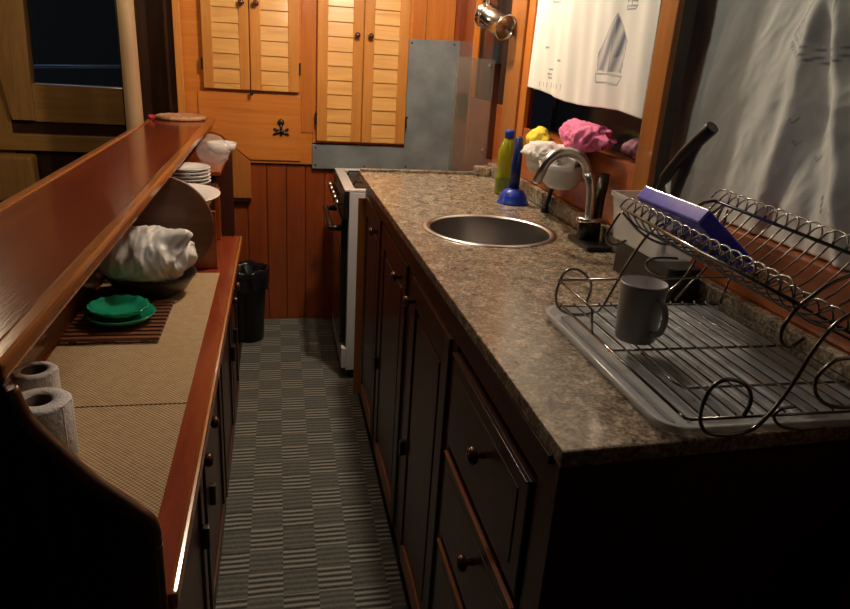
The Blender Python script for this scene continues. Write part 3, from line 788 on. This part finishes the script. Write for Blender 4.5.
# far side scrolls
FY = .994
wires('side_scroll', [smooth_path(yz([(.505, .927), (.509, .951), (.503, .968), (.486, .982), (.472, .986), (.457, .979), (.451, .961), (.448, .940), (.455, .919), (.48, .906), (.52, .908), (.537, .922), (.553, .959), (.570, .999), (.596, 1.045), (.618, 1.062), (.65, 1.068), (.70, 1.08), (.725, 1.10)], FY), 5)], .0024)
wires('side_scroll', [smooth_path(yz([(.560, 1.034), (.538, 1.027), (.524, 1.037), (.528, 1.055), (.541, 1.080)], FY+.003), 5), smooth_path(yz([(.545, 1.082), (.577, 1.053), (.608, 1.035), (.640, 1.028), (.68, 1.04), (.71, 1.07)], FY+.004), 5)], .0022)
wires('side_scroll', [smooth_path(yz([(.630, .975), (.608, .985), (.606, 1.0), (.625, 1.005), (.66, 1.004)], FY+.002), 5), smooth_path(yz([(.725, 1.093), (.705, 1.03), (.683, .975), (.655, .945), (.64, .950)], FY+.002), 5), smooth_path(yz([(.735, 1.09), (.73, 1.03), (.715, .985), (.69, .955), (.67, .928)], FY+.001), 5)], .0022)
# upper tier rails
UF = [(.556, .600, 1.070), (.556, .80, 1.075), (.556, 1.02, 1.083)]
UM = [(.640, .600, 1.032), (.640, 1.01, 1.040)]
UB = [(.722, .600, 1.092), (.722, 1.01, 1.100)]
wires('upper_rail', [UF], .0028)
wires('upper_rail', [UM], .0024)
wires('upper_rail', [[(.640, 1.01, 1.066)]+[(.70, 1.012, 1.097)]+[(.716, 1.010, 1.101), (.722, 1.0, 1.100)]+[UB[0]]], .0028)
cr_ = []
for k in range(18):
    y = .612+k*.0232; t = (y-.6)/.42
    cr_.append(smooth_path([(.556, y, 1.070+.013*t), (.575, y, 1.050+.010*t), (.610, y, 1.036+.008*t), (.640, y, 1.034+.008*t), (.680, y, 1.050+.010*t), (.722, y, 1.094+.008*t)], 3))
wires('upper_cross_wires', cr_, .0014)
def coil(x, z0, z1, r, lean):
    out = []
    for k in range(17):
        y = .610+k*.0232; t = k/16; zc = z0+(z1-z0)*t
        p = []
        for j in range(11):
            a = PI*j/10
            p.append((x+lean*math.sin(a)*r, y+.0232-.0232*math.cos(a), zc+r*math.sin(a)))
        out.append(p)
    return out
wires('front_plate_loops', coil(.556, 1.072, 1.083, .019, .35), .0015)
wires('middle_plate_loops', coil(.640, 1.034, 1.042, .018, .1), .0014)
wires('back_plate_loops', coil(.722, 1.094, 1.102, .019, .4), .0015)

# mug
mg = thing('mug', 'grey stoneware mug standing in the chrome dish rack', 'mug', (.540, .86, .927))
MX, MY, MZ = .513, .842, .9268
s = MB(); s.lathe([(0, 0), (.0275, 0), (.0295, .003), (.0335, .083), (.0337, .087), (.0322, .0875)], MX, MY, GREYMUG, n=44, cz=MZ)
s.lathe([(.0322, .0875), (.0312, .085), (.029, .036), (0, .034)], MX, MY, MUGIN, n=44, cz=MZ); s.obj('mug_body', None, mg)
ang = math.radians(-80); hx, hy = math.cos(ang), math.sin(ang)
s = MB(); s.tube(smooth_path([(MX+hx*.031, MY+hy*.031, MZ+.070), (MX+hx*.046, MY+hy*.046, MZ+.068), (MX+hx*.054, MY+hy*.054, MZ+.049), (MX+hx*.048, MY+hy*.048, MZ+.027), (MX+hx*.030, MY+hy*.030, MZ+.018)], 5), .0045, GREYMUG, n=10); s.obj('mug_handle', None, mg)

# blue container lying in the upper tier
bc = thing('food_container', 'royal blue plastic container with painted pale glare on one side lying in the upper dish rack tier', 'container', (.62, .93, 1.08))
e1 = Vector((0, -1, 0)); bb = Vector((.78, 0, -.62)).normalized(); tt = Vector((-.62, 0, -.78)).normalized()
O_ = Vector((.607, 1.045, 1.117))
def obox(mb, o, a, la, b, lb, c, lc, m, bev):
    t = bmesh.new(); bmesh.ops.create_cube(t, size=1)
    bmesh.ops.scale(t, vec=(la, lb, lc), verts=t.verts[:])
    bmesh.ops.bevel(t, geom=t.edges[:], offset=bev, segments=3, affect='EDGES', profile=.6)
    M = Matrix((a, b, c)).transposed(); cc = o+a*la/2+b*lb/2+c*lc/2
    for v in t.verts: v.co = M @ v.co+cc
    mb.merge(t, m)
s = MB(); obox(s, O_+bb*.004, e1, .185, bb, .125, tt, .026, BLUET, .004); s.obj('container_body', None, bc)
s = MB(); obox(s, O_-bb*.001, e1, .185, bb, .006, tt, .024, GLARE, .002); s.obj('glare_side', None, bc)  # paler blue face paints the glare on the side towards the light

# clear box, black caddy, black utensil
cd = MB(); cd.prism(rounded_rect(.688, .756, 1.05, 1.27, .012), 'z', .9006, .966, BLACKP, bev=.002)
o = cd.obj('utensil_caddy'); tag(o, 'black plastic caddy on the worktop under the frosted clear box', 'caddy')
bx = thing('plastic_box', 'frosted clear plastic box on a black caddy beside the dish rack', 'box', (.72, 1.19, .967))
s = MB(); i = s.mi(CLEARP)
def rl(x0, x1, y0, y1, z): return [s.bm.verts.new((p[0], p[1], z)) for p in rounded_rect(x0, x1, y0, y1, .012)]
Ls = [rl(.688, .764, 1.10, 1.29, .967), rl(.682, .768, 1.085, 1.305, 1.050), rl(.678, .771, 1.08, 1.31, 1.052), rl(.678, .771, 1.08, 1.31, 1.060), rl(.683, .767, 1.087, 1.303, 1.060), rl(.690, .762, 1.102, 1.288, .970)]
for A, B in zip(Ls, Ls[1:]):
    for k in range(len(A)): q = s.bm.faces.new([A[k], A[(k+1) % len(A)], B[(k+1) % len(A)], B[k]]); q.material_index = i; q.smooth = False
s.bm.faces.new(Ls[0][::-1]); s.bm.faces.new(Ls[-1])
s.obj('box_shell', None, bx)
tg = thing('tongs', 'black kitchen tongs leaning upright in the clear box against the curtain', 'tongs', (.72, 1.16, .96))
s = MB(); s.tube(smooth_path([(.712, 1.195, .962), (.712, 1.185, 1.06), (.714, 1.168, 1.11), (.720, 1.135, 1.155), (.728, 1.105, 1.190), (.735, 1.082, 1.215)], 5), [.004]*6+[.007]*4+[.011]*5+[.012]*5+[.0125]*5+[.012], BLACKP, n=12); s.obj('tong_arm', None, tg)
s = MB(); s.tube(smooth_path([(.728, 1.150, .966), (.728, 1.150, 1.06), (.729, 1.135, 1.12), (.729, 1.122, 1.16), (.729, 1.106, 1.187)], 5), [.004]*6+[.009]*5+[.010]*10, BLACKP, n=12); s.obj('tong_arm', None, tg)

# ================================================================== LEFT SIDE
LZ = .65
lc = thing('side_cabinet', 'low dark wooden cabinet with red varnished top under the raised shelf', 'cabinet', (-.35, 1.6, 0))
s = MB(); s.box(-.60, -.175, .712, 2.44, .03, LZ-.026, W_DARK); s.box(-.60, -.20, .74, 2.42, 0, .03, W_BLACK); 
for ya, yb in ((.715, .76), (1.20, 1.24), (1.66, 1.70), (2.08, 2.11), (2.40, 2.44)): s.box(-.176, -.168, ya, yb, .03, LZ-.026, W_DARK, bev=.002)
s.box(-.176, -.166, .715, 2.44, .03, .07, W_EDGE, bev=.002)
s.obj('carcass', None, lc)
s = MB(); s.box(-.60, -.140, .712, 2.45, LZ-.026, LZ, W_LEFT); s.box(-.141, -.130, .712, 2.45, LZ-.026, LZ+.001, W_NOSE, bev=.006); s.obj('cabinet_top', None, lc)  # paler edge strip paints the thin highlight along the counter
for ya, yb, ky in ((.765, 1.197, 1.15), (1.243, 1.657, 1.29), (1.703, 2.077, 2.02), (2.113, 2.397, 2.16)):
    d = MB(); d.box(-.174, -.160, ya, yb, .075, LZ-.034, W_DARK, bev=.003)
    d.box(-.161, -.154, ya, ya+.04, .075, LZ-.034, W_DARK, bev=.002); d.box(-.161, -.154, yb-.04, yb, .075, LZ-.034, W_DARK, bev=.002)
    d.box(-.161, -.154, ya+.04, yb-.04, LZ-.084, LZ-.034, W_DARKY, bev=.002); d.box(-.161, -.154, ya+.04, yb-.04, .075, .12, W_DARKY, bev=.002)
    do = d.obj('door', None, lc); knob_at(do, -.154, ky, .56, d=1, r=.014)
    k = MB(); k.box(-.154, -.140, ky-.008, ky+.008, .36, .41, DKMET, bev=.003); k.obj('latch', None, do)

# end panel with curved profile (faces the camera)
s = MB()
prof = [(-1.4, 0), (-.1485, 0), (-.1485, .757), (-.153, .773), (-.163, .784), (-.178, .796), (-.208, .830), (-.237, .868), (-.264, .909), (-.277, .9585), (-1.4, .9585)]
s.prism(prof, 'y', .69, .711, W_DARK, bev=.003)
ep = s.obj('end_panel'); tag(ep, 'dark wooden end panel with curved top edge below the raised shelf', 'panel')
s = MB(); s.tube(smooth_path([(-.148, .70, .02), (-.148, .70, .40), (-.148, .70, .70), (-.148, .70, .74), (-.1485, .70, .758), (-.153, .70, .774), (-.164, .70, .786), (-.178, .70, .801), (-.208, .70, .832), (-.237, .70, .870), (-.264, .70, .911), (-.276, .70, .950)], 5), .0085, W_BACK, n=10); s.obj('edge_moulding', None, ep)
s = MB(); s.box(-1.2, -.60, .684, .690, .52, .56, W_DARKY, bev=.002); s.obj('rail', None, ep)

# raised shelf
sh = thing('raised_shelf', 'long glossy red mahogany shelf raised above the low cabinet', 'shelf', (-.40, 2.0, .96))
s = MB(); s.box(-.505, -.300, .69, 3.262, .960, .980, W_SHELF); s.obj('shelf_board', None, sh)
s = MB(); s.box(-.300, -.275, .69, 3.262, .9595, .9835, W_NOSE, bev=.006); s.obj('front_nosing', None, sh)
s = MB(); s.box(-.528, -.505, .69, 3.262, .9595, .9835, W_NOSE, bev=.006); s.obj('back_nosing', None, sh)
s = MB(); s.box(-.505, -.49, .712, 3.262, LZ+.001, .959, W_BACK); s.obj('back_board', None, sh)

# woven mats
for y0, y1, lb in ((.80, 1.203, 'tan woven counter mat nearest the curved end panel, under the paper rolls'), (1.207, 2.012, 'longer tan woven counter mat under the green dishes and white bag')):
    s = MB(); s.box(-.480, -.176, y0, y1, LZ+.0008, LZ+.0035, MAT_W, bev=.001)
    o = s.obj('woven_mat'); tag(o, lb, 'mat', 'woven mats on the low cabinet')
MZL = LZ+.0037
# paper rolls
def roll(x, y, r, h, label, lean=0):
    t = thing('paper_roll', label, 'paper roll', (x, y, MZL), 'white paper rolls on the woven mat')
    s = MB(); s.lathe([(.020, h-.004), (.021, h), (r-.004, h), (r, h-.004), (r, .003), (r-.003, 0), (.020, 0)], x, y, PAPER, n=48, cz=MZL); s.obj('paper', None, t)
    s = MB(); s.lathe([(.0198, h-.001), (.0185, h-.001), (.0185, .002), (.0198, .002), (.0198, h-.001)], x, y, CARD, n=32, cz=MZL); s.obj('core', None, t)
    s = MB()
    s.prism([(x+r-.014, y-r*.55), (x+r-.006, y-r*.52), (x+r-.002, y-r*.2), (x+r*1.01, y), (x+r*1.0-.001, y), (x+r-.0035, y-r*.2), (x+r-.010, y-r*.5)], 'z', MZL+.001, MZL+h-.001, PAPER); s.obj('loose_end', None, t)
roll(-.366, 1.024, .0465, .112, 'white paper roll with open core end, nearest the curved end panel')
roll(-.405, 1.135, .036, .112, 'plain white paper roll standing behind the nearer roll')

# trivet and green dishes
tv = thing('slatted_trivet', 'dark slatted wooden trivet under the green dishes', 'trivet', (-.38, 1.60, MZL))
for k in range(11):
    s = MB(); y = 1.495+k*.0235; s.box(-.476, -.268, y, y+.014, MZL+.0045, MZL+.013, SLATD, bev=.002); s.obj('slat', None, tv)
for x in (-.45, -.37, -.30):
    s = MB(); s.box(x-.008, x+.008, 1.495, 1.744, MZL, MZL+.0043, SLATD, bev=.001); s.obj('runner', None, tv)
def dish(x, y, z, r, h, label, tilt=0, wave=0):
    s = MB(); i = s.mi(GREEN); n = 72
    prof = [(0, 0), (r*.55, 0), (r*.85, h*.45), (r, h), (r*.97, h*1.03), (r*.80, h*.50), (r*.5, h*.18), (0, h*.16)]
    R = Matrix.Rotation(math.radians(tilt), 3, 'X'); rings = []
    for q, zz in prof:
        if q == 0: rings.append([s.bm.verts.new(R @ Vector((0, 0, zz))+Vector((x, y, z)))]); continue
        rings.append([s.bm.verts.new(R @ Vector((q*math.cos(2*PI*k/n), q*math.sin(2*PI*k/n), zz+(wave*math.sin(14*2*PI*k/n)*(q/r)**4 if zz > h*.4 else 0)))+Vector((x, y, z))) for k in range(n)])
    for A, B in zip(rings, rings[1:]):
        for k in range(n):
            if len(A) == 1: q = [A[0], B[k], B[(k+1) % n]]
            elif len(B) == 1: q = [A[k], A[(k+1) % n], B[0]]
            else: q = [A[k], A[(k+1) % n], B[(k+1) % n], B[k]]
            f_ = s.bm.faces.new(q); f_.smooth = True; f_.material_index = i
    o = s.obj('dish', loc=(x, y, z)); tag(o, label, 'dish', 'sea green dishes on the trivet'); return o
dish(-.368, 1.603, MZL+.0135, .078, .022, 'lower sea green dish resting directly on the slatted trivet')
dish(-.374, 1.612, MZL+.026, .068, .024, 'upper scalloped sea green dish stacked on the lower green one', tilt=0, wave=.0016)

# bowl with white bag
s = MB(); s.lathe([(0, 0), (.055, 0), (.09, .020), (.112, .055), (.115, .060), (.109, .058), (.085, .026), (.05, .010), (0, .009)], -.335, 1.835, DARKBOWL, n=56, cz=MZL)
o = s.obj('dark_bowl'); tag(o, 'dark round bowl under the white plastic bag', 'bowl')
from mathutils import noise as NZ
s = MB()
t_ = bmesh.new(); bmesh.ops.create_icosphere(t_, subdivisions=6, radius=1)
for v in t_.verts:
    d = v.co.copy()
    q = Vector((d.x*.130, d.y*.12, d.z*.080))
    k = NZ.noise(q*9+Vector((2, 7, 1))); k2 = abs(NZ.noise(Vector((q.x*26, q.y*14, q.z*12))+Vector((9, 1, 4)))); k3 = abs(NZ.noise(Vector((q.x*70, q.y*20, q.z*22))))
    right_ = max(0, d.x)
    r_ = 1+.16*k-.12*k2-.16*k3*(.3+right_)
    g_ = max(0, d.dot(Vector((.66, -.30, .69)).normalized())); r_ += .46*g_**34
    p = Vector((-.345, 1.815, .768))+q*r_
    if p.z < .716: p.z = .716+.25*(p.z-.716)
    v.co = p
for f_ in t_.faces: f_.smooth = True
s.merge(t_, BAGW)
o = s.obj('plastic_bag'); tag(o, 'crumpled white plastic bag bulging out of the dark bowl', 'bag')

# round board leaning against the plate box
R = Matrix.Rotation(math.radians(90+3), 3, 'X')
s = MB(); s.lathe([(0, -.006), (.140, -.006), (.145, -.003), (.145, .004), (.142, .006), (0, .006)], -.330, 2.005, W_TRAY, n=80, cz=LZ+.149, rot=R)
o = s.obj('round_board'); tag(o, 'dark round wooden board leaning upright behind the white bag', 'board')

# plate box at far end of the low cabinet
pb = thing('plate_box', 'red wooden plate box at the far end of the low cabinet', 'box', (-.33, 2.25, LZ))
s = MB(); s.box(-.49, -.185, 2.06, 2.075, LZ+.002, .828, W_PANEL, bev=.002); s.box(-.215, -.200, 2.395, 2.43, LZ+.002, .828, W_PANEL, bev=.002); s.box(-.49, -.475, 2.075, 2.43, LZ+.002, .828, W_PANEL, bev=.002)
s.box(-.475, -.245, 2.415, 2.43, LZ+.002, .828, W_PANEL, bev=.002); s.obj('box_sides', None, pb)
s = MB(); s.box(-.49, -.205, 2.058, 2.432, .828, .838, W_PANEL, bev=.002); s.obj('box_top', None, pb)
def plate(x, y, z, r, label, group=None, tilt=0):
    s = MB(); RR = Matrix.Rotation(math.radians(tilt), 3, 'X')
    s.lathe([(0, 0), (r*.55, 0), (r*.62, .003), (r*.97, .014), (r, .017), (r*.97, .0175), (r*.62, .007), (r*.5, .004), (0, .004)], x, y, CERAM, n=52, cz=z, rot=RR)
    o = s.obj('dinner_plate', loc=(x, y, z)); return tag(o, label, 'plate', group)
plate(-.283, 2.150, .847, .108, 'single large white plate in front of the plate stack', tilt=5)
bk = MB()
for k in range(16):
    x = -.375+k*.0105; bk.box(x, x+.005, 2.292, 2.298, .839, .862, DARKBOWL)
bk.box(-.382, -.208, 2.288, 2.43, .8385, .843, DARKBOWL); bk.box(-.382, -.208, 2.290, 2.300, .861, .865, DARKBOWL)
o = bk.obj('wire_basket'); tag(o, 'small dark slatted basket holding the stacked white plates', 'basket')
names = ['lowest plate', 'second plate from the bottom', 'middle plate', 'second plate from the top', 'topmost plate']
for k in range(5):
    plate(-.298, 2.378, .8435+.0115*k+.0005, .076, 'white %s of the stack in the dark basket' % names[k], 'white plates stacked in the basket')
s = MB(); s.blob((-.245, 2.62, .985), (.062, .10, .035), FILM, seed=4, amp=.3, freq=18)
s.bm.free()
hb = MB(); hb.blob((-.268, 2.42, .966-.012), (.050, .055, .012), WHITEC, seed=6, amp=.3, freq=20)
hb.bm.free()
# far ledge with wrapped things
lg = MB(); lg.box(-.48, -.20, 2.47, YB-.04, .86, .875, W_PANEL, bev=.002); lg.box(-.48, -.24, 2.456, 2.47, .0, .876, W_DARK, bev=.002)
lg.box(-.48, -.205, 3.2, YB-.04, .0, .86, W_DARK)
o = lg.obj('wooden_ledge'); tag(o, 'red wooden ledge between the plate box and the bulkhead', 'ledge')
s = MB(); s.blob((-.235, 2.66, .925), (.065, .12, .050), FILM, seed=4, amp=.3, freq=18, flat=.8758)
o = s.obj('wrapped_bundle'); tag(o, 'clear plastic wrapped bundle beyond the plate stack', 'bundle')
s = MB(); s.lathe([(0, 0), (.030, 0), (.055, .020), (.060, .045), (.056, .045), (.048, .020), (0, .008)], -.225, 2.90, CERAM, n=36, cz=.8758)
o = s.obj('white_cup'); tag(o, 'white cup beyond the clear wrapped bundle near the bulkhead', 'cup')
s = MB(); s.lathe([(0, 0), (.012, 0), (.014, .012), (.010, .024), (0, .026)], -.222, 2.275, TOMATO, n=18, cz=.8385)
o = s.obj('jar_lid'); tag(o, 'small red lid at the edge of the plate box', 'lid')

# rope mat on the shelf
s = MB()
for k in range(6):
    r = .012+k*.0165; s.tube([(-.405+r*math.cos(a), 3.135+r*.98*math.sin(a), .9885+.0008*math.sin(a*12)) for a in [2*PI*j/48 for j in range(48)]], .0085, ROPE, n=8, closed=True)
o = s.obj('rope_mat'); tag(o, 'round braided rope mat lying on the far end of the raised shelf', 'mat')
s = MB(); s.blob((-.512, 3.06, .9935), (.014, .022, .010), TOMATO, seed=2, amp=.2, freq=30)
o = s.obj('red_pin_cushion'); tag(o, 'tiny red object beside the round rope mat on the raised shelf', 'trinket')

# rubbish bin
bn = thing('waste_bin', 'black waste bin with bag on the floor at the end of the galley', 'bin', (-.165, 3.0, .006))
s = MB(); s.lathe([(0, .0075), (.062, .0075), (.068, .012), (.084, .33), (.088, .335), (.086, .34), (.079, .335), (.066, .02), (0, .015)], -.145, 3.03, BLACKP, n=40); s.obj('bin_body', None, bn)
s = MB(); i = s.mi(BAGBLK); n = 60; rings = []
for r, z, wv in ((.074, .26, 0), (.080, .335, .002), (.090, .355, .004), (.096, .348, .005), (.094, .31, .006), (.093, .265, .008)):
    rings.append([s.bm.verts.new((-.145+(r+wv*math.sin(9*2*PI*k/n+z*20))*math.cos(2*PI*k/n), 3.03+(r+wv*math.sin(9*2*PI*k/n+z*20))*math.sin(2*PI*k/n), z+wv*math.sin(5*2*PI*k/n))) for k in range(n)])
for A, B in zip(rings, rings[1:]):
    for k in range(n): q = s.bm.faces.new([A[k], A[(k+1) % n], B[(k+1) % n], B[k]]); q.smooth = True; q.material_index = i
s.obj('bin_bag', None, bn)

# ================================================================== LIGHT
def lamp(name, typ, loc, energy, col, size=.1, target=None, **kw):
    d = bpy.data.lights.new(name, typ); d.energy = energy; d.color = col
    if typ == 'AREA': d.shape = 'DISK'; d.size = size
    elif typ in ('POINT', 'SPOT'): d.shadow_soft_size = size
    for k, v in kw.items(): setattr(d, k, v)
    o = bpy.data.objects.new(name, d); C.objects.link(o); o.location = loc
    if target is not None: o.rotation_euler = (Vector(target)-Vector(loc)).to_track_quat('-Z', 'Y').to_euler()
    return o
lamp('ceiling_lamp_and_fill', 'POINT', (.36, 2.28, 1.90), 26, (1, .84, .64), .045)
lamp('ceiling_lamp_and_fill', 'POINT', (.12, 1.45, 1.90), 3.6, (1, .97, .88), .05)  # weaker light added to brighten the nearer curtain and fill shade
lamp('saloon_fill_light', 'POINT', (-1.15, 2.6, 1.88), 7, (1, .78, .50), .06)  # added warm light for the saloon frames, no lamp seen there
lamp('deck_cool_fill', 'POINT', (-1.6, 5.6, 2.6), 30, (.35, .55, 1), .1)  # added cool point light that turns the deck rail bluish
wd = bpy.data.worlds.new('night'); bpy.context.scene.world = wd; wd.use_nodes = True
bg = wd.node_tree.nodes['Background']; bg.inputs['Color'].default_value = (.5, .6, .8, 1); bg.inputs['Strength'].default_value = .004

# ================================================================== CAMERA
F_PX, PITCH, YAW, ROLL = 678.76, math.radians(20.114), math.radians(12.837), math.radians(3.809)
cd_ = bpy.data.cameras.new('camera'); cam = bpy.data.objects.new('camera', cd_); C.objects.link(cam)
cd_.sensor_fit = 'HORIZONTAL'; cd_.sensor_width = 36; cd_.lens = F_PX/850*36; cd_.clip_start = .02
fwd = Vector((math.sin(YAW)*math.cos(PITCH), math.cos(YAW)*math.cos(PITCH), -math.sin(PITCH)))
right = Vector((math.cos(YAW), -math.sin(YAW), 0)); up = right.cross(fwd)
r2 = right*math.cos(ROLL)+up*math.sin(ROLL); u2 = -right*math.sin(ROLL)+up*math.cos(ROLL)
M = Matrix((r2, u2, -fwd)).transposed().to_4x4(); M.translation = Vector((0, 0, 1.3)); cam.matrix_world = M
sc = bpy.context.scene; sc.camera = cam
sc.view_settings.view_transform = 'Standard'; sc.view_settings.look = 'None'; sc.view_settings.gamma = 1
sc.view_settings.exposure = 0.7; sc.view_settings.use_curve_mapping = False
